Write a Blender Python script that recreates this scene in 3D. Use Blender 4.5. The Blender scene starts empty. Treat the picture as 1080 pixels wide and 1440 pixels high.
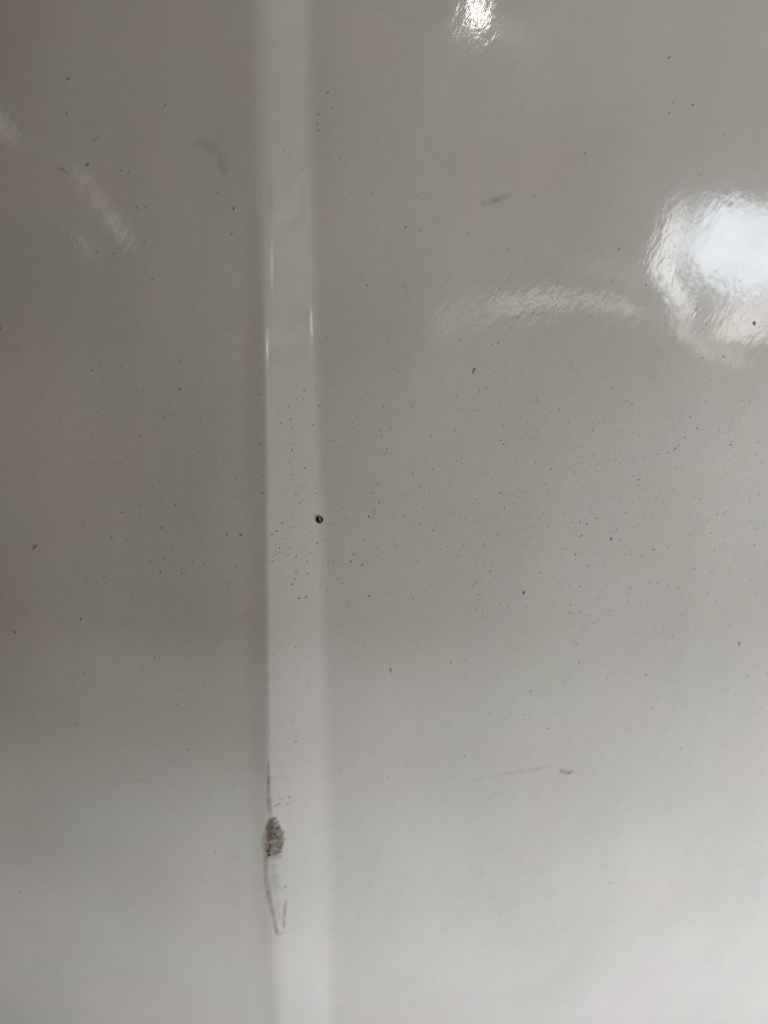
import bpy, math, random
import numpy as np
from mathutils import Vector

random.seed(7)
rng = np.random.RandomState(11)
scene = bpy.context.scene
C = scene.collection
R = math.radians

# ------------------------------------------------------------------ camera
D = 0.200                                   # lens to panel, metres
cam_d = bpy.data.cameras.new('camera')
cam = bpy.data.objects.new('camera', cam_d)
C.objects.link(cam)
cam.location = (0, -D, 0)
cam.rotation_euler = (R(90), 0, 0)
cam_d.sensor_fit = 'VERTICAL'
cam_d.sensor_height = 7.0
cam_d.sensor_width = 5.25
PX = 0.19                                   # mm on the panel for one unit of the survey grid
cam_d.lens = 7.0 * D * 1000 / (1440 * PX)
cam_d.clip_start = 0.005
cam_d.clip_end = 50
cam_d.dof.use_dof = True
cam_d.dof.focus_distance = D
cam_d.dof.aperture_fstop = cam_d.lens / 1.9
scene.camera = cam

# ------------------------------------------------------------------ world, lamps, exposure
w = bpy.data.worlds.new('World')
scene.world = w
w.use_nodes = True
bg = w.node_tree.nodes['Background']
bg.inputs[0].default_value = (1.0, 0.68, 0.30, 1)
bg.inputs[1].default_value = 0.052


def lamp(name, loc, target, sx, sy, energy, col, spread=180, roll=0.0, shape='RECTANGLE'):
    l = bpy.data.lights.new(name, 'AREA')
    l.shape = shape
    l.size = sx
    l.size_y = sy
    l.energy = energy
    l.color = col
    l.spread = R(spread)
    o = bpy.data.objects.new(name, l)
    C.objects.link(o)
    o.location = loc
    d = Vector(target) - Vector(loc)
    q = d.to_track_quat('-Z', 'Y')
    o.rotation_euler = q.to_euler()
    if roll:
        o.rotation_euler.rotate_axis('Z', R(roll))
    return o


# daylight coming in low from the right
lamp('daylight', (1.05, -0.20, -0.90), (0.06, 0, -0.08), 0.35, 0.35, 27.0, (0.92, 1.01, 1.24))
# added warm fill from high on the right, stands for no known source
lamp('warm_fill', (1.2, -0.5, 1.2), (0, 0, 0), 0.5, 0.5, 1.7, (1.0, 0.76, 0.43))


def breakup(o, scale, lo, hi, seed, floor=0.0, rag=.35):
    """a lamp whose light comes through something uneven (leaves, a dirty pane), ragged towards its rims"""
    l = o.data
    l.use_nodes = True
    nt = l.node_tree
    em = nt.nodes['Emission']
    g = nt.nodes.new('ShaderNodeNewGeometry')

    def mth(op, a, b=0.0):
        n = nt.nodes.new('ShaderNodeMath')
        n.operation = op
        for i, v in enumerate((a, b)):
            if isinstance(v, (int, float)):
                n.inputs[i].default_value = v
            else:
                nt.links.new(v, n.inputs[i])
        return n.outputs[0]

    mp = nt.nodes.new('ShaderNodeMapping')
    mp.inputs['Location'].default_value = (seed, seed * 1.7, seed * 0.3)
    n = nt.nodes.new('ShaderNodeTexNoise')
    n.inputs['Scale'].default_value = scale
    n.inputs['Detail'].default_value = 6
    n.inputs['Roughness'].default_value = .62
    nt.links.new(g.outputs['Position'], mp.inputs[0])
    nt.links.new(mp.outputs[0], n.inputs['Vector'])
    sp = nt.nodes.new('ShaderNodeSeparateXYZ')
    nt.links.new(g.outputs['Parametric'], sp.inputs[0])
    rim = None
    for k in (0, 1):
        e = mth('MINIMUM', mth('MULTIPLY', mth('MULTIPLY', sp.outputs[k], mth('SUBTRACT', 1.0, sp.outputs[k])), 5.0), 1.0)
        rim = e if rim is None else mth('MULTIPLY', rim, e)
    v = mth('ADD', n.outputs[0], mth('MULTIPLY', mth('SUBTRACT', rim, 1.0), rag))
    r = nt.nodes.new('ShaderNodeMapRange')
    r.inputs[1].default_value = lo
    r.inputs[2].default_value = hi
    r.inputs[3].default_value = 0.0
    nt.links.new(v, r.inputs[0])
    nt.links.new(mth('MAXIMUM', r.outputs[0], mth('MULTIPLY', mth('GREATER_THAN', v, lo - .1), floor)), em.inputs['Strength'])
    return o


YL = -1.2                                    # the wall of openings behind the photographer
FWD = (1, 1, 1)


def opening(name, x, z, sx, sy, rad, col, roll=0, shape='RECTANGLE'):
    """opening facing the panel; rad = radiance"""
    e = rad * math.pi * sx * sy * (math.pi / 4 if shape in ('DISK', 'ELLIPSE') else 1)
    return lamp(name, (x, YL, z), (x, 0, z), sx, sy, e, col, roll=roll, shape=shape)


# the opening to the sky whose reflection stands at the right edge
breakup(opening('sky_opening_upper', 1.07, 0.540, 0.48, 0.20, 14, (0.80, 0.88, 1.0), -6), 22, .16, .44, 3.1, rag=.36)
breakup(opening('sky_opening_left', 0.845, 0.525, 0.19, 0.23, 13.5, (0.95, 0.96, 1.0), -32), 22, .16, .42, 5.2, rag=.36)
breakup(opening('sky_opening_lower', 1.10, 0.440, 0.40, 0.14, 11, (1.0, 0.95, 0.92), 8), 20, .26, .54, 8.4, rag=.40)
breakup(opening('sky_opening_hedge', 0.91, 0.360, 0.42, 0.09, 6.5, (1.0, 0.94, 0.90), -16), 26, .36, .60, 2.4, rag=.26)
breakup(opening('sill_glow', 0.46, 0.384, 0.70, 0.036, 6.5, (1.0, 1.0, 0.95), 1), 16, .24, .70, 6.4, rag=.34)
breakup(opening('pane_glow', 0.58, 0.468, 0.42, 0.060, 1.5, (0.96, 1.0, 1.0), 0), 8, .26, .70, 1.9, rag=.4)
breakup(opening('pane_glow', 0.40, 0.498, 0.11, 0.085, 1.2, (1.0, 0.95, 0.92), -30), 10, .20, .60, 4.9, rag=.4)
breakup(opening('lamp_bulb', 0.214, 0.928, 0.036, 0.120, 42, (1.0, 0.98, 0.92), 0), 10, .08, .30, 2.2, rag=.45)
breakup(opening('bulb_shade', 0.275, 0.866, 0.24, 0.085, 2.2, (1.0, 0.95, 0.86), -8), 8, .18, .66, 4.4, rag=.4)
breakup(opening('slit_glow', -0.757, 0.616, 0.030, 0.26, 3.8, (1.0, 0.97, 0.90), 46), 16, .26, .60, 7.7, rag=.35)
breakup(opening('slit_glow', -1.084, 0.821, 0.050, 0.22, 2.8, (1.0, 0.95, 0.90), 44), 12, .25, .62, 9.1, rag=.35)
breakup(opening('slit_glow', -0.828, 0.528, 0.040, 0.10, 2.4, (1.0, 0.97, 0.92), 44), 14, .25, .62, 5.9, rag=.35)

vs = scene.view_settings
vs.view_transform = 'Standard'
vs.look = 'None'
vs.exposure = 0.0
vs.gamma = 1.0
vs.use_curve_mapping = False
scene.render.engine = 'CYCLES'


# ------------------------------------------------------------------ node helpers
def nodes(name):
    m = bpy.data.materials.new(name)
    m.use_nodes = True
    nt = m.node_tree
    return m, nt, nt.nodes['Principled BSDF']


def N(nt, kind, **kw):
    n = nt.nodes.new(kind)
    for k, v in kw.items():
        n.inputs[k].default_value = v
    return n


def gelcoat():
    m, nt, p = nodes('white_gelcoat')
    L = nt.links.new
    g = nt.nodes.new('ShaderNodeNewGeometry')
    # faint yellow-grey and greenish film of old dirt, in blotches with a shape of their own
    n1 = N(nt, 'ShaderNodeTexNoise', Scale=28.0, Detail=4.0, Roughness=0.55)
    L(g.outputs['Position'], n1.inputs['Vector'])
    cr = nt.nodes.new('ShaderNodeValToRGB')
    e = cr.color_ramp.elements
    e[0].position = .32
    e[0].color = (0.750, 0.724, 0.580, 1)
    e[1].position = .70
    e[1].color = (0.798, 0.712, 0.600, 1)
    L(n1.outputs[0], cr.inputs[0])
    n2 = N(nt, 'ShaderNodeTexNoise', Scale=620.0, Detail=3.0, Roughness=0.6)
    mp = N(nt, 'ShaderNodeMapping', Scale=(1, 1, 2.2), Rotation=(0, R(40), 0))
    mp.vector_type = 'TEXTURE'
    L(g.outputs['Position'], mp.inputs[0])
    L(mp.outputs[0], n2.inputs['Vector'])
    r2 = N(nt, 'ShaderNodeMapRange')
    r2.inputs[1].default_value = .30
    r2.inputs[2].default_value = .52
    r2.inputs[3].default_value = .955
    r2.inputs[4].default_value = 1.0
    L(n2.outputs[0], r2.inputs[0])
    mx = nt.nodes.new('ShaderNodeMix')
    mx.data_type = 'RGBA'
    mx.blend_type = 'MULTIPLY'
    mx.inputs[0].default_value = 1
    L(cr.outputs[0], mx.inputs[6])
    L(r2.outputs[0], mx.inputs[7])
    mp3 = N(nt, 'ShaderNodeMapping', Scale=(1.0, 1.0, 7.0), Rotation=(0, R(7), 0))
    mp3.vector_type = 'TEXTURE'
    L(g.outputs['Position'], mp3.inputs[0])
    n5 = N(nt, 'ShaderNodeTexNoise', Scale=48.0, Detail=4.0, Roughness=0.55)
    L(mp3.outputs[0], n5.inputs['Vector'])
    r5 = N(nt, 'ShaderNodeMapRange')
    r5.inputs[1].default_value = .35
    r5.inputs[2].default_value = .68
    r5.inputs[3].default_value = 1.0
    r5.inputs[4].default_value = .95
    L(n5.outputs[0], r5.inputs[0])
    n6 = N(nt, 'ShaderNodeTexNoise', Scale=16.0, Detail=5.0, Roughness=0.6)
    L(g.outputs['Position'], n6.inputs['Vector'])
    r6 = N(nt, 'ShaderNodeMapRange')
    r6.inputs[1].default_value = .35
    r6.inputs[2].default_value = .65
    r6.inputs[3].default_value = .95
    r6.inputs[4].default_value = 1.0
    L(n6.outputs[0], r6.inputs[0])
    m5 = nt.nodes.new('ShaderNodeMath')
    m5.operation = 'MULTIPLY'
    L(r5.outputs[0], m5.inputs[0])
    L(r6.outputs[0], m5.inputs[1])
    mx2 = nt.nodes.new('ShaderNodeMix')
    mx2.data_type = 'RGBA'
    mx2.blend_type = 'MULTIPLY'
    mx2.inputs[0].default_value = 1
    L(mx.outputs[2], mx2.inputs[6])
    L(m5.outputs[0], mx2.inputs[7])
    L(mx2.outputs[2], p.inputs['Base Color'])
    # gloss: polished, a little dulled where the film lies
    r3 = N(nt, 'ShaderNodeMapRange')
    r3.inputs[1].default_value = .3
    r3.inputs[2].default_value = .7
    r3.inputs[3].default_value = .06
    r3.inputs[4].default_value = .10
    L(n1.outputs[0], r3.inputs[0])
    L(r3.outputs[0], p.inputs['Coat Roughness'])
    p.inputs['Roughness'].default_value = .6
    p.inputs['Specular IOR Level'].default_value = 0.0
    p.inputs['Coat Weight'].default_value = 1.0
    p.inputs['Coat IOR'].default_value = 1.5
    # orange peel, drawn out along a diagonal polishing direction
    mp2 = N(nt, 'ShaderNodeMapping', Scale=(1, 1, 2.4), Rotation=(0, R(33), 0))
    mp2.vector_type = 'TEXTURE'
    L(g.outputs['Position'], mp2.inputs[0])
    n3 = N(nt, 'ShaderNodeTexNoise', Scale=520.0, Detail=3.0, Roughness=0.55)
    L(mp2.outputs[0], n3.inputs['Vector'])
    b1 = N(nt, 'ShaderNodeBump', Strength=1.0, Distance=0.000032)
    L(n3.outputs[0], b1.inputs['Height'])
    n4 = N(nt, 'ShaderNodeTexNoise', Scale=110.0, Detail=2.0)
    L(mp2.outputs[0], n4.inputs['Vector'])
    b2 = N(nt, 'ShaderNodeBump', Strength=1.0, Distance=0.000034)
    L(n4.outputs[0], b2.inputs['Height'])
    L(b1.outputs[0], b2.inputs['Normal'])
    L(b2.outputs[0], p.inputs['Coat Normal'])
    return m


def speck_mat():
    m, nt, p = nodes('dried_dirt')
    a = nt.nodes.new('ShaderNodeAttribute')
    a.attribute_name = 'dirt'
    nt.links.new(a.outputs['Color'], p.inputs['Base Color'])
    p.inputs['Roughness'].default_value = .75
    p.inputs['Specular IOR Level'].default_value = .25
    return m


def film_mat(name, col, dens, scale, lo, hi, stretch=(1, 1), flat=False):
    """thin film of grime: shape from the mesh, thinning out to its rims, broken up by noise"""
    m, nt, p = nodes(name)
    L = nt.links.new
    p.inputs['Base Color'].default_value = (*col, 1)
    p.inputs['Roughness'].default_value = .7
    p.inputs['Specular IOR Level'].default_value = .2
    uv = nt.nodes.new('ShaderNodeUVMap')
    sp = nt.nodes.new('ShaderNodeSeparateXYZ')
    L(uv.outputs[0], sp.inputs[0])

    def mth(op, a, b=None):
        n = nt.nodes.new('ShaderNodeMath')
        n.operation = op
        n.use_clamp = False
        for i, v in enumerate((a, b)):
            if v is None:
                continue
            if isinstance(v, (int, float)):
                n.inputs[i].default_value = v
            else:
                L(v, n.inputs[i])
        return n.outputs[0]

    # across: v in 0..1, along: u in 0..1
    ac = mth('SUBTRACT', 1.0, mth('ABSOLUTE', mth('SUBTRACT', mth('MULTIPLY', sp.outputs[1], 2.0), 1.0)))
    al = mth('MULTIPLY', mth('MULTIPLY', sp.outputs[0], mth('SUBTRACT', 1.0, sp.outputs[0])), 10.0)
    across = mth('MINIMUM', mth('MULTIPLY', ac, 2.2), 1.0) if flat else ac
    rim = mth('MULTIPLY', across, mth('MINIMUM', al, 1.0))
    g = nt.nodes.new('ShaderNodeNewGeometry')
    mp = N(nt, 'ShaderNodeMapping', Scale=(stretch[0], 1, stretch[1]), Rotation=(0, R(52), 0))
    mp.vector_type = 'TEXTURE'
    L(g.outputs['Position'], mp.inputs[0])
    n = N(nt, 'ShaderNodeTexNoise', Scale=scale, Detail=4.0, Roughness=.6)
    L(mp.outputs[0], n.inputs['Vector'])
    r = N(nt, 'ShaderNodeMapRange')
    r.inputs[1].default_value = lo
    r.inputs[2].default_value = hi
    L(n.outputs[0], r.inputs[0])
    alpha = mth('MULTIPLY', mth('MULTIPLY', rim, r.outputs[0]), dens)
    L(alpha, p.inputs['Alpha'])
    return m


GEL = gelcoat()
DIRT = speck_mat()
GRIME = film_mat('brown_grime', (0.21, 0.135, 0.075), 0.46, 800, .32, .62)
GRIME_THIN = film_mat('thin_brown_grime', (0.35, 0.25, 0.13), 0.50, 450, .22, .66)
FILM = film_mat('grey_grime_film', (0.26, 0.175, 0.10), 0.48, 800, .30, .66, (1, 2.2), True)
RUST = film_mat('ochre_stain', (0.40, 0.26, 0.10), 0.36, 400, .25, .66)
FAINT = film_mat('faint_smear', (0.34, 0.26, 0.17), 0.17, 350, .28, .66)
HAIR = film_mat('hairline_scratch', (0.30, 0.28, 0.25), 0.05, 300, .30, .55)

# ------------------------------------------------------------------ the panel's shape
# survey grid: u to the right, v downwards, PX millimetres each, (540, 720) straight ahead of the lens
def sm(t):
    t = np.clip(t, 0, 1)
    return t * t * (3 - 2 * t)


_wave = [(rng.uniform(.012, .035), rng.uniform(0, 6.28), rng.uniform(0, 6.28), rng.uniform(.05, .2)) for _ in range(9)]


def body(x, z):
    """large shape in mm at x, z in mm: bulging sideways, turned under towards the bottom, plus moulding waves"""
    h = -x * x / 1950.0 - 0.0023 * np.clip(-30 - z, 0, None) ** 2 - 0.026 * sm((48 - z) / 112) * np.sqrt((x + 24.7) ** 2 + 64)
    h = h + 0.15 * sm((-15 - z) / 40) * np.sin(0.135 * z + 0.021 * x) * (1 - .6 * sm((x + 20) / 40))
    for i, (k, p, a, amp) in enumerate(_wave):
        kk = k * 3.4
        h = h + amp * 0.5 * np.sin(kk * (x * math.cos(a) + z * math.sin(a)) + p)
    return h



def sight(u, v):
    """grid position on the bulging body met by the sight line through flat grid position u, v"""
    uu, vv = u, v
    for _ in range(12):
        f = (D * 1000 - float(body((uu - 540) * PX, (720 - vv) * PX))) / (D * 1000)
        uu, vv = 540 + (u - 540) * f, 720 + (v - 720) * f
    return uu, vv


def along(pairs):
    g = [sight(u, v) for v, u in pairs]
    return np.polyfit([p[1] for p in g], [p[0] for p in g], 3)


E_EDGE = along([(-400, 366), (0, 369), (250, 370), (500, 371), (720, 374), (900, 376), (1100, 380), (1300, 387), (1440, 392)])   # crest of the step
E_FOOT = along([(-400, 432), (0, 436), (250, 437), (500, 441), (720, 450), (900, 457), (1100, 461), (1300, 464), (1440, 465)])   # foot of the step


def ridge_slope(u, v):
    """slope of the surface towards the right, per row, in radians (positive faces right)"""
    v = np.clip(v, -420, 1640)
    e = np.polyval(E_EDGE, v)
    f = np.polyval(E_FOOT, v)
    soft = 1 - sm((v - 120) / 420)                 # the crest is rounder high up
    re = 5.0 + 18.0 * soft + 9.0 * sm((v - 950) / 400)
    rf = 11.0 + 3.0 * soft + 7 * sm((v - 800) / 400)
    up = sm((u - (e - re)) / (2 * re))
    dn = 1 - sm((u - (f - rf)) / (2 * rf))
    flank = sm((u - (e - 42)) / 30) * (1 - sm((u - (e - re)) / (2 * re)))
    top = R(5.0) + R(1.6) * sm((v - 1000) / 500)
    # crest and foot nipped sharper for glints; dent added for a pale reflected patch
    g0 = np.exp(-((v - 372) / 30) ** 2)
    g1 = np.exp(-((v - 487) / 18) ** 2)
    g2 = np.exp(-((v - 452) / 20) ** 2)
    lip = R(13.0) * g0 * np.exp(-((u - e - 11) / 1.3) ** 2)
    lip = lip + (R(0.2) + R(16.0) * g1) * np.exp(-((u - e - 3) / 1.5) ** 2)
    lip = lip + (R(0.6) + R(16.0) * g2) * np.exp(-((u - f + 6) / 1.6) ** 2)
    glow_dent = R(3.0) * sm((v - 238) / 45) * (1 - sm((v - 292 - (430 - u) * .30) / 16)) * sm((u - 378) / 12) * (1 - sm((u - 416) / 12))
    extra = lip * (1 - .6 * soft) + glow_dent
    share = sm((u - e) / 12) * (1 - sm((u - f + 16) / 12))
    extra = extra - share * extra.sum() / max(share.sum(), 1e-6)          # nips and dent leave the faces beside the step as they are
    return top * up * dn - R(2.2) * flank * (1 - soft) + extra


UMIN, UMAX, VMIN, VMAX = -1000.0, 2080.0, -860.0, 1960.0
UFINE = np.arange(310, 520.1, 1.0)


def ridge_profile(v):
    s = np.tan(ridge_slope(UFINE, v))
    return -np.concatenate([[0], np.cumsum((s[1:] + s[:-1]) / 2)]) * PX    # mm, towards the lens


_rows = {}


def height(u, v):
    """surface height in mm towards the lens at grid position (scalars)"""
    k0 = math.floor(v / 2) * 2
    for k in (k0, k0 + 2):
        if k not in _rows:
            _rows[k] = ridge_profile(k)
    t = (v - k0) / 2
    r = np.interp(u, UFINE, _rows[k0]) * (1 - t) + np.interp(u, UFINE, _rows[k0 + 2]) * t
    return float(r + body((u - 540) * PX, (720 - v) * PX))


def surf(u, v, lift=0.0):
    return Vector(((u - 540) * PX / 1000, -(height(u, v) + lift) / 1000, (720 - v) * PX / 1000))


def spot(u, v):
    """point of the surface met by the sight line through the survey grid position"""
    uu, vv = u, v
    for _ in range(10):
        f = (D * 1000 - height(uu, vv)) / (D * 1000)
        uu, vv = 540 + (u - 540) * f, 720 + (v - 720) * f
    return uu, vv


def link(name, me, mat, parent=None):
    o = bpy.data.objects.new(name, me)
    C.objects.link(o)
    if mat:
        me.materials.append(mat)
    if parent:
        o.parent = parent
    return o


def tag(o, label, cat, group=None, kind=None):
    o['label'] = label
    if cat:
        o['category'] = cat
    if group:
        o['group'] = group
    if kind:
        o['kind'] = kind
    return o


# ------------------------------------------------------------------ build the panel
VROWS = np.concatenate([np.arange(VMIN, -60, 20), np.arange(-60, 1620, 6), np.arange(1620, VMAX + 1, 20)])


def sheet(name, cols, parent, close_lo, close_hi):
    """one stretch of the moulding between two grid columns, with its back and edges"""
    nv, nc = len(VROWS), len(cols)
    U, V = np.meshgrid(cols, VROWS)
    prof = np.stack([np.interp(cols, UFINE, ridge_profile(v)) for v in VROWS])
    X, Z = (U - 540) * PX, (720 - V) * PX
    H = prof + body(X, Z)
    d = .05
    bx = (body(X + d, Z) - body(X - d, Z)) / (2 * d)
    bz = (body(X, Z + d) - body(X, Z - d)) / (2 * d)
    rs = np.stack([-np.interp(cols, UFINE, np.tan(ridge_slope(UFINE, v))) for v in VROWS])
    rs = np.where((U < 311) | (U > 519), 0, rs)
    pz = np.gradient(prof, (720 - VROWS) * PX, axis=0)
    nx, nz = (bx + rs), (bz + pz)
    # surface y = -H ; outward normal towards the lens (-y)
    nn = np.stack([-nx, -np.ones_like(nx), -nz], -1)
    nn[..., 0] = -nx
    nn /= np.linalg.norm(nn, axis=-1, keepdims=True)
    front = np.stack([X, -H, Z], -1).reshape(-1, 3) / 1000
    vid = np.arange(nv * nc).reshape(nv, nc)
    verts = [tuple(p) for p in front]
    faces = []
    for i in range(nv - 1):
        for j in range(nc - 1):
            faces.append((vid[i, j], vid[i + 1, j], vid[i + 1, j + 1], vid[i, j + 1]))
    nfront = len(faces)
    # back skin 4 mm behind, and the outer edges
    t = 4.0
    jb = sorted(set([0, nc - 1] + list(range(0, nc, max(1, nc // 20)))))
    ib = sorted(set([0, nv - 1] + list(range(0, nv, 8))))
    back = {}
    for i in ib:
        for j in jb:
            back[i, j] = len(verts)
            verts.append((X[i, j] / 1000, (-H[i, j] + t) / 1000, Z[i, j] / 1000))
    for a in range(len(ib) - 1):
        for b in range(len(jb) - 1):
            i0, i1, j0, j1 = ib[a], ib[a + 1], jb[b], jb[b + 1]
            faces.append((back[i0, j0], back[i0, j1], back[i1, j1], back[i1, j0]))
    for row in (0, nv - 1):
        for b in range(len(jb) - 1):
            j0, j1 = jb[b], jb[b + 1]
            loop = [int(vid[row, j]) for j in range(j0, j1 + 1)] + [back[row, j1], back[row, j0]]
            faces.append(tuple(loop if row == 0 else loop[::-1]))
    for flag, col in ((close_lo, 0), (close_hi, nc - 1)):
        if not flag:
            continue
        for a in range(len(ib) - 1):
            i0, i1 = ib[a], ib[a + 1]
            loop = [int(vid[i, col]) for i in range(i0, i1 + 1)] + [back[i1, col], back[i0, col]]
            faces.append(tuple(loop[::-1] if col == 0 else loop))
    me = bpy.data.meshes.new(name)
    me.from_pydata(verts, [], [tuple(int(k) for k in f) for f in faces])
    me.update()
    nl = nn.reshape(-1, 3)
    sm_ = np.zeros(len(faces), dtype=bool)
    sm_[:nfront] = True
    me.polygons.foreach_set('use_smooth', sm_)
    cust = []
    for p in me.polygons:
        for li in p.loop_indices:
            vi = me.loops[li].vertex_index
            cust.append(tuple(nl[vi]) if p.index < nfront else tuple(p.normal))
    me.normals_split_custom_set(cust)
    return link(name, me, GEL, parent)


panel = bpy.data.objects.new('moulded_panel', None)
panel.empty_display_size = .02
C.objects.link(panel)
tag(panel, 'glossy white moulded panel with a vertical raised step, filling the whole picture', 'panel')

f1 = sheet('face', np.concatenate([np.arange(UMIN, 310, 16), [310]]), panel, True, False)
f1['label'] = 'darker flat face on the left of the step'
f2 = sheet('step_ridge', UFINE, panel, False, False)
f2['label'] = 'bright narrow sloping band of the step'
f3 = sheet('face', np.concatenate([[520], np.arange(532, UMAX + 1, 16)]), panel, False, True)
f3['label'] = 'wide brighter flat face on the right of the step'

# ------------------------------------------------------------------ specks of dirt


def normal_at(u, v):
    d = .6
    a = surf(u + d, v) - surf(u - d, v)
    b = surf(u, v - d) - surf(u, v + d)
    n = a.cross(b)
    n.normalize()
    if n.y > 0:
        n = -n
    return n


def speck_geom(u, v, r, asp, ang, verts, faces, cols, col):
    """flattened crumb: ring of uneven radius, shoulder and cap; u, v, r in grid units"""
    u, v = spot(u, v)
    k = 7
    base = len(verts)
    rr = [random.uniform(.75, 1.2) for _ in range(k)]
    ca, sa = math.cos(ang), math.sin(ang)
    hgt = min(r * .16, .4) * PX
    for ring, (s, h) in enumerate(((1.0, -.01), (.62, hgt * .85))):
        for i in range(k):
            t = 2 * math.pi * i / k
            lx, ly = math.cos(t) * rr[i] * r * asp * s, math.sin(t) * rr[i] * r * s
            verts.append(surf(u + lx * ca - ly * sa, v - (lx * sa + ly * ca), h))
    verts.append(surf(u, v, hgt))
    for i in range(k):
        j = (i + 1) % k
        faces.append((base + i, base + j, base + k + j, base + k + i))
        faces.append((base + k + i, base + k + j, base + 2 * k))
    cols += [col] * (2 * k + 1)


def speck_mesh(name, verts, faces, cols):
    me = bpy.data.meshes.new(name)
    me.from_pydata([tuple(x) for x in verts], [], faces)
    at = me.attributes.new('dirt', 'FLOAT_COLOR', 'POINT')
    at.data.foreach_set('color', np.array([(*c, 1) for c in cols], dtype=np.float32).ravel())
    me.polygons.foreach_set('use_smooth', [True] * len(me.polygons))
    me.update()
    return me


def tint(dark):
    """dark 1 = nearly black crumb, 0 = pale grey-brown dust"""
    d = 1 - .68 * dark
    return (0.085 + .56 * d, 0.073 + .51 * d, 0.060 + .43 * d)


# (u, v, half length, aspect, angle in degrees, darkness) of specks seen singly
S = []


def add(lst, r, dark, asp=1.2, ang=None):
    for q in lst:
        S.append((q[0], q[1], r * random.uniform(.85, 1.15), asp * random.uniform(.9, 1.25),
                  R(ang if ang is not None else random.uniform(10, 70)), dark * random.uniform(.85, 1.1)))


add([(212, 154), (234, 148), (129, 178), (133, 197), (139, 196), (172, 241), (182, 243), (204, 340), (138, 356),
     (162, 357), (55, 364), (110, 341), (327, 330), (215, 394), (352, 312), (468, 153), (447, 176), (449, 184),
     (517, 402), (461, 476), (54, 395), (307, 272), (118, 75), (95, 160)], 2.0, .38)
add([(193, 293), (205, 293), (462, 131), (449, 161)], 2.3, .55)
add([(254, 509), (130, 522), (145, 538), (230, 530), (285, 533), (118, 639), (128, 653), (73, 589), (19, 602),
     (160, 652), (277, 680), (197, 711), (172, 721), (178, 761), (243, 773), (257, 807), (188, 835), (94, 920),
     (218, 926), (324, 820), (346, 866), (119, 948), (352, 680), (272, 789), (288, 793), (212, 790), (182, 790),
     (245, 585), (216, 685), (248, 710), (322, 827), (283, 588), (193, 550), (240, 567), (137, 580), (60, 560)], 1.7, .42)
add([(198, 614), (229, 743), (158, 757), (232, 786), (226, 806), (147, 811), (320, 752), (370, 694)], 1.9, .65)
add([(396, 596), (444, 694), (446, 764), (470, 790), (494, 790), (510, 795), (535, 606), (524, 694), (534, 707),
     (519, 839), (519, 727)], 1.8, .75)
add([(476, 893), (498, 780), (456, 760), (462, 737), (470, 737), (488, 730), (470, 620), (480, 628), (503, 587),
     (517, 553), (471, 542), (482, 821), (491, 847), (512, 760), (530, 680)], 1.6, .40)
add([(735, 525), (712, 538), (755, 562), (787, 577), (880, 565), (950, 558), (705, 620), (754, 651), (904, 687),
     (543, 553), (554, 728), (828, 796), (1018, 722), (1009, 724), (682, 796), (670, 820), (800, 861), (816, 825),
     (807, 905), (859, 859), (947, 894), (1052, 951), (1054, 565), (701, 482), (1067, 622), (1064, 640), (640, 606),
     (670, 579), (729, 700), (792, 722), (830, 712), (705, 694), (743, 693), (610, 747), (589, 790), (776, 660),
     (800, 595), (848, 653), (872, 652), (900, 612), (926, 639), (1012, 605), (1040, 590), (1020, 690), (977, 700),
     (985, 702), (880, 722), (868, 745), (873, 760), (880, 780), (903, 783), (913, 820), (925, 820), (940, 823),
     (885, 834), (1005, 775), (1000, 750), (760, 806), (777, 812), (815, 862), (819, 861), (690, 804), (693, 795)], 1.6, .42)
add([(971, 587), (981, 603), (963, 615), (950, 631), (898, 675), (581, 667), (592, 685), (595, 716), (568, 726),
     (839, 729), (826, 737), (818, 754), (810, 780), (920, 773), (1027, 880), (909, 949), (815, 932), (635, 932),
     (709, 625), (1028, 626), (1061, 767)], 1.8, .75)
add([(688, 1002), (654, 1063), (695, 1118), (918, 996), (1058, 986), (704, 1282), (547, 1094), (949, 973), (1035, 976),
     (747, 972), (780, 1002), (771, 1025), (957, 1053), (848, 1066), (265, 1055), (342, 1081), (303, 1199), (107, 1020),
     (30, 1254), (200, 1098), (471, 1249), (412, 1013), (417, 1043), (435, 964)], 1.8, .45)
add([(571, 320), (823, 217), (871, 351), (1018, 502), (701, 483), (909, 401), (2, 462)], 2.1, .6)
add([(752, 276), (702, 113), (592, 325), (942, 160), (947, 145), (905, 62), (1020, 190), (985, 246), (660, 330),
     (720, 384), (862, 397)], 2.0, .3)
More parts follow.
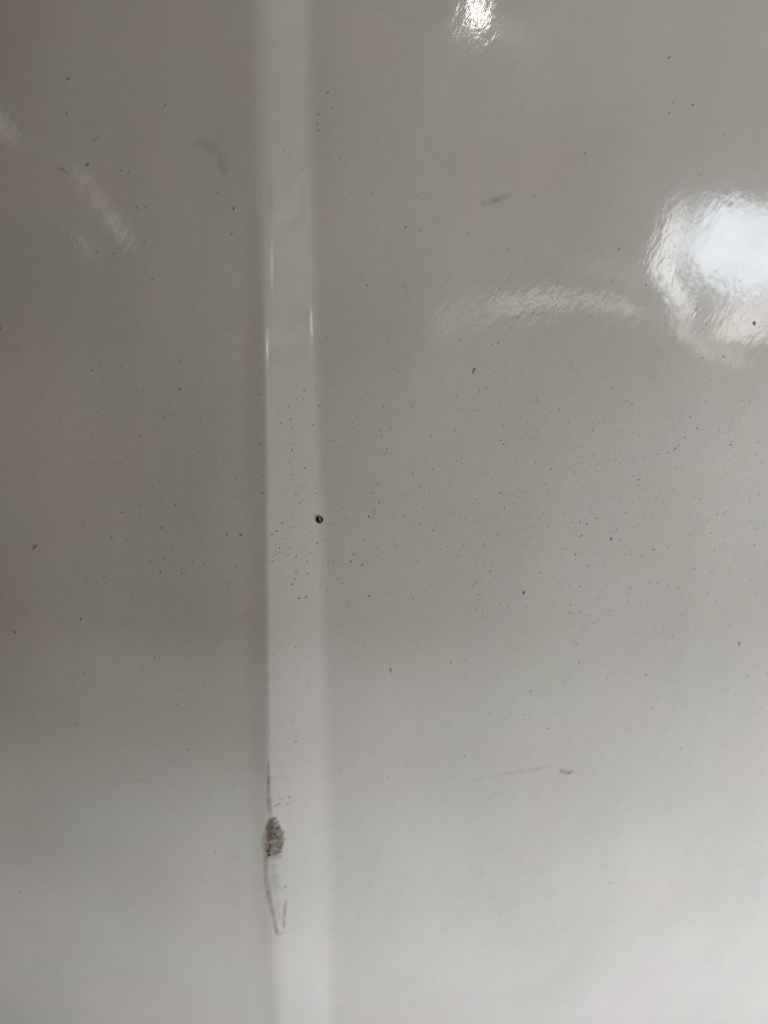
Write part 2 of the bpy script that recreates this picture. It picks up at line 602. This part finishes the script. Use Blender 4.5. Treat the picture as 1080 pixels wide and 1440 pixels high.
# chips and crumbs along the sloping band
BAND = [(355, 130, 1.5), (345, 145, 1.2), (358, 225, 1.4), (350, 226, 1.1), (365, 285, 1.3), (370, 385, 1.3),
        (365, 420, 2.2), (352, 495, 1.7), (365, 545, 1.2), (362, 575, 1.5), (450, 535, 2.0), (480, 550, 1.3),
        (458, 572, 1.3), (450, 617, 1.2), (425, 655, 1.4), (505, 635, 1.2), (388, 700, 1.5), (165, 385, 2.0),
        (180, 588, 1.6), (180, 695, 1.5), (270, 933, 2.2), (240, 955, 1.8), (265, 1015, 1.4), (285, 1040, 1.8),
        (262, 1058, 1.4), (262, 1080, 1.2), (305, 1080, 1.5), (340, 1085, 1.6), (392, 1095, 1.8), (418, 1105, 1.3),
        (480, 1070, 1.7), (463, 1125, 1.8), (245, 1125, 1.7), (512, 1100, 1.2), (390, 1185, 1.8), (400, 1196, 1.3),
        (463, 1200, 1.6), (383, 1235, 1.7), (368, 1270, 1.9), (410, 1360, 2.2), (455, 1350, 2.2), (530, 1005, 1.6),
        (585, 995, 1.3), (590, 1135, 1.3), (232, 845, 1.3), (305, 880, 1.8), (350, 910, 1.2), (525, 385, 1.4),
        (500, 260, 1.6), (538, 140, 1.8), (443, 42, 1.8), (340, 660, 1.2), (365, 600, 1.0), (372, 510, 1.0),
        (285, 1065, 1.2), (300, 1200, 1.0), (370, 1250, 1.1), (395, 1210, 1.0), (160, 340, 1.1), (165, 410, 1.2)]
for cx, cy, r in BAND:
    S.append((330 + cx * .2222, 540 + cy * .2222, r * .95, random.uniform(1.2, 1.9), R(random.uniform(25, 70)), random.uniform(.42, .62)))

verts, faces, cols = [], [], []
for (u, v, r, asp, ang, dk) in S:
    speck_geom(u, v, r * .74, asp * 1.15, ang, verts, faces, cols, tint(min(1, dk)))
# the dust too fine to count: denser in the middle and to the right
n = 0
while n < 2600:
    u, v = random.uniform(-200, 1280), random.uniform(-150, 1470)
    d = math.exp(-((v - 690) / 190) ** 2) * (.38 + .62 * sm((u - 520) / 200)) + .07
    if v > 1000:
        d *= .6
    if random.random() > d:
        continue
    n += 1
    dash = random.random() < .6
    speck_geom(u, v, random.choice((.55, .65, .8, .8, 1.0)), random.uniform(1.8, 3.2) if dash else random.uniform(1, 1.5),
               R(random.gauss(42, 14)), verts, faces, cols, tint(random.uniform(.05, .34)))
sp = link('dirt_specks', speck_mesh('dirt_specks', verts, faces, cols), DIRT)
tag(sp, 'fine scatter of tiny brown and black dirt specks over the panel', 'dirt', kind='stuff')

# the few large ones, each a crumb of its own
BIG = [
    (97, 112, 3.4, 1.1, 60, .52, 'blurred dark speck at the upper left corner, highest of the large specks'),
    (124, 232, 3.2, 1.4, 40, .68, 'brown speck on top of the diagonal streak of light at left'),
    (330, 294, 3.6, 1.0, 80, .52, 'dark round speck just left of the step, near its top'),
    (254, 548, 3.0, 1.1, 70, .72, 'dark speck on the left face, level with the top of the chipped band'),
    (50, 770, 3.2, 1.9, 50, .60, 'slanted dark dash near the left edge of the left face'),
    (340, 753, 2.8, 1.5, 150, .66, 'dark speck close to the step, level with the round black bead'),
    (115, 872, 2.7, 1.1, 30, .62, 'small dark speck low on the left face'),
    (22, 890, 2.8, 1.0, 30, .52, 'speck at the left edge, lowest of the large ones there'),
    (667, 522, 2.6, 2.6, 65, .62, 'thin upright dash of dirt below the long pale reflection'),
    (860, 759, 3.2, 1.3, 70, .58, 'largest grey-brown speck in the dusty middle of the right face'),
    (737, 834, 2.8, 1.5, 60, .88, 'nearly black speck below the dusty patch of the right face'),
    (1040, 906, 3.0, 1.3, 110, .62, 'dark speck near the right edge, below the dusty patch'),
    (550, 943, 2.2, 2.2, 110, .62, 'small slanted dash right of the step, below the dusty patch'),
    (1061, 455, 3.2, 1.3, 80, .95, 'black speck in front of the bright sky reflection'),
    (975, 149, 3.4, 1.0, 60, .42, 'blurred grey speck at the upper right'),
    (942, 82, 3.0, 1.2, 60, .40, 'blurred brown speck highest at the upper right'),
]
for (u, v, r, asp, ang, dk, lab) in BIG:
    vv, ff, cc = [], [], []
    speck_geom(u, v, r * .85, asp, R(ang), vv, ff, cc, tint(dk * .88))
    o = link('dirt_speck', speck_mesh('dirt_speck', vv, ff, cc), DIRT)
    tag(o, lab, 'speck', 'large specks of dirt on the panel')


# ------------------------------------------------------------------ films of grime
def strip(name, pts, widths, mat, parent=None, seg=None, lift=.02):
    """band of dried film along a path on the surface (grid units), following the surface"""
    pts = [spot(*p) for p in pts]
    d = [0]
    for a, b in zip(pts, pts[1:]):
        d.append(d[-1] + math.hypot(b[0] - a[0], b[1] - a[1]))
    tot = d[-1]
    n = seg or max(4, int(tot / 3))
    m = 6
    P = []
    for i in range(n + 1):
        t = tot * i / n
        P.append((np.interp(t, d, [p[0] for p in pts]), np.interp(t, d, [p[1] for p in pts]),
                  np.interp(t, d, np.interp(np.linspace(0, 1, len(pts)), np.linspace(0, 1, len(widths)), widths))))
    # round the corners a little
    for _ in range(2):
        P = [P[0]] + [tuple((P[i - 1][k] + 2 * P[i][k] + P[i + 1][k]) / 4 for k in range(3)) for i in range(1, n)] + [P[-1]]
    vs_, fs, uvs = [], [], []
    for i, (u, v, wd) in enumerate(P):
        a, b = P[max(0, i - 1)], P[min(n, i + 1)]
        dx, dy = b[0] - a[0], b[1] - a[1]
        l = math.hypot(dx, dy) or 1
        nx, ny = -dy / l, dx / l
        for j in range(m + 1):
            s = j / m
            o = (s - .5) * wd
            edge = 1 - abs(2 * s - 1) ** 4
            vs_.append(surf(u + nx * o, v + ny * o, .008 + .3 * lift * edge))
            uvs.append((i / n, s))
    for i in range(n):
        for j in range(m):
            a = i * (m + 1) + j
            fs.append((a, a + 1, a + m + 2, a + m + 1))
    me = bpy.data.meshes.new(name)
    me.from_pydata([tuple(x) for x in vs_], [], fs)
    uvl = me.uv_layers.new(name='UVMap')
    for p in me.polygons:
        for li in p.loop_indices:
            uvl.data[li].uv = uvs[me.loops[li].vertex_index]
    me.polygons.foreach_set('use_smooth', [True] * len(me.polygons))
    me.update()
    if me.polygons[0].normal.y > 0:
        me.flip_normals()
    return link(name, me, mat, parent)


def thing(name, label, cat, at, group=None):
    o = bpy.data.objects.new(name, None)
    o.empty_display_size = .005
    C.objects.link(o)
    tag(o, label, cat, group)
    return o


def q(lst):
    return [(330 + x * .1806, 1080 + y * .1806) for x, y in lst]


gr = thing('grime_stain', 'brown scraped grime stain with a looping tail, low on the edge of the step', 'stain', None)
strip('film', q([(300, 370), (300, 470), (312, 560), (312, 640), (300, 720)]), [10, 26, 32, 28, 14], FILM, gr)
strip('film', q([(300, 380), (300, 450), (310, 520), (310, 600), (290, 690)]), [12, 24, 30, 28, 14], FILM, gr)
strip('rim', q([(262, -80), (265, 60), (262, 200), (275, 330), (285, 380)]), [4, 6, 9, 12, 9], GRIME_THIN, gr)
strip('rim', q([(290, 350), (262, 450), (238, 560), (245, 680), (236, 790), (245, 880), (262, 960), (280, 1060), (305, 1170),
                (325, 1270), (345, 1305), (375, 1280), (385, 1240)]), [9, 13, 15, 13, 11, 11, 12, 11, 10, 10, 10, 10, 7], GRIME_THIN, gr)
strip('rim', q([(380, 1260), (385, 1180), (392, 1100), (400, 1040), (412, 1020)]), [7, 7, 8, 9, 7], GRIME_THIN, gr)
strip('film', q([(300, 640), (305, 760), (315, 880), (330, 1000), (340, 1120), (348, 1230)]), [24, 27, 26, 22, 16, 8], FAINT, gr)
STK = [[(265, 470), (300, 440), (355, 415)], [(270, 425), (300, 400), (330, 385)], [(258, 515), (290, 490), (330, 455)],
       [(245, 560), (285, 530), (345, 475), (365, 462)], [(240, 600), (290, 565), (330, 520)], [(270, 605), (320, 585), (375, 560), (405, 548)],
       [(330, 560), (365, 520), (395, 480)], [(300, 510), (325, 530), (345, 500)], [(330, 630), (360, 600), (385, 575)],
       [(240, 655), (270, 630), (300, 600)], [(345, 710), (362, 690), (380, 680)], [(345, 665), (360, 655), (372, 650)],
       [(245, 705), (262, 690), (275, 665)], [(310, 300), (340, 285), (358, 270)], [(345, 255), (360, 240), (380, 235)],
       [(405, 290), (412, 280), (420, 270)], [(375, 945), (392, 930), (408, 918)], [(420, 240), (430, 225), (436, 210)],
       [(320, 560), (330, 545), (342, 530)], [(350, 640), (362, 628), (375, 600)]]
for s in STK:
    k = .55 if math.dist(s[0], s[-1]) < 60 else 1.0
    strip('streak', q(s), [6.0 * k, 9.0 * k, 6.0 * k], GRIME, gr, lift=.02)

# line of grime that has settled along the crest of the step
o = strip('grime_line', [(376.5, 800), (377, 880), (377, 960), (378, 1030), (379, 1064)], [2.5, 3.4, 3.6, 4, 3], FAINT)
tag(o, 'thin dark line of grime along the edge of the step above the stain', 'stain')
o = strip('faint_smear', [(650, 1100), (700, 1090), (745, 1083), (778, 1076)], [5, 8, 9, 6], FAINT)
tag(o, 'faint thin smear leading to the small ochre spot', 'stain')
o = thing('ochre_spot', 'small ochre brown spot low on the right face', 'stain', None)
strip('blot', [(786, 1084), (793, 1085), (801, 1088)], [8, 14, 8], RUST, o, seg=8)
strip('blot', [(798, 1088), (803, 1086), (807, 1083)], [5, 8, 5], RUST, o, seg=6)
o = strip('ochre_smear', [(672, 288), (690, 284), (706, 278), (722, 272)], [8, 14, 10, 6], RUST)
tag(o, 'small yellowish smear on the upper part of the right face', 'stain')
o = strip('hair_mark', [(565, 395), (572, 408), (575, 428)], [5, 6, 5], FAINT)
tag(o, 'short curved hair-like yellow mark between the step and the long reflection', 'stain')
o = strip('curved_smear', [(268, 204), (285, 198), (302, 212), (315, 236), (320, 258)], [14, 24, 26, 20, 10], FAINT)
tag(o, 'faint curved grey smear left of the upper step', 'stain')
o = strip('brown_smear', [(80, 235), (88, 239), (95, 243)], [4, 7, 4], GRIME_THIN)
tag(o, 'short brown smear beside the speck at upper left', 'stain')
o = strip('hairline_scratch', [(612, 935), (585, 1030), (555, 1130), (525, 1230), (495, 1320), (465, 1410)], [2, 3, 4, 4, 4, 3], HAIR)
tag(o, 'long faint slanting scratch beside the foot of the step, low in the picture', 'scratch')
o = strip('yellow_spot', [(855, 1243), (860, 1240), (865, 1242)], [4, 6, 4], RUST)
tag(o, 'tiny yellow spot on the bright lower part of the right face', 'stain')

# ------------------------------------------------------------------ the round black bead with its slit
bm, nt, p = nodes('black_rubber')
p.inputs['Base Color'].default_value = (0.012, 0.010, 0.009, 1)
p.inputs['Roughness'].default_value = .35
bu, bv = spot(449.5, 731)


def bead_mesh():
    k, prof = 28, [(0.0, -.02), (.05, .09), (.22, .17), (.55, .18), (.85, .12), (1.0, .02)]
    vs_, fs = [], []
    for t, h in prof:
        for i in range(k):
            a = 2 * math.pi * i / k
            ox, oy = 5.3 * math.cos(a), 5.3 * math.sin(a)
            ix, iy = 1.15 + 1.15 * math.cos(a) - .38 * math.sin(a), 3.6 * math.sin(a)
            x, y = ox + (ix - ox) * t, oy + (iy - oy) * t
            vs_.append(tuple(surf(bu + x, bv - y, h)))
    for r_ in range(len(prof) - 1):
        for i in range(k):
            j = (i + 1) % k
            fs.append((r_ * k + i, r_ * k + j, (r_ + 1) * k + j, (r_ + 1) * k + i))
    me = bpy.data.meshes.new('bead')
    me.from_pydata(vs_, [], fs)
    me.polygons.foreach_set('use_smooth', [True] * len(fs))
    me.update()
    return me


o = link('round_bead', bead_mesh(), bm)
tag(o, 'tiny round black bead with a pale slit at the foot of the step', 'bead')
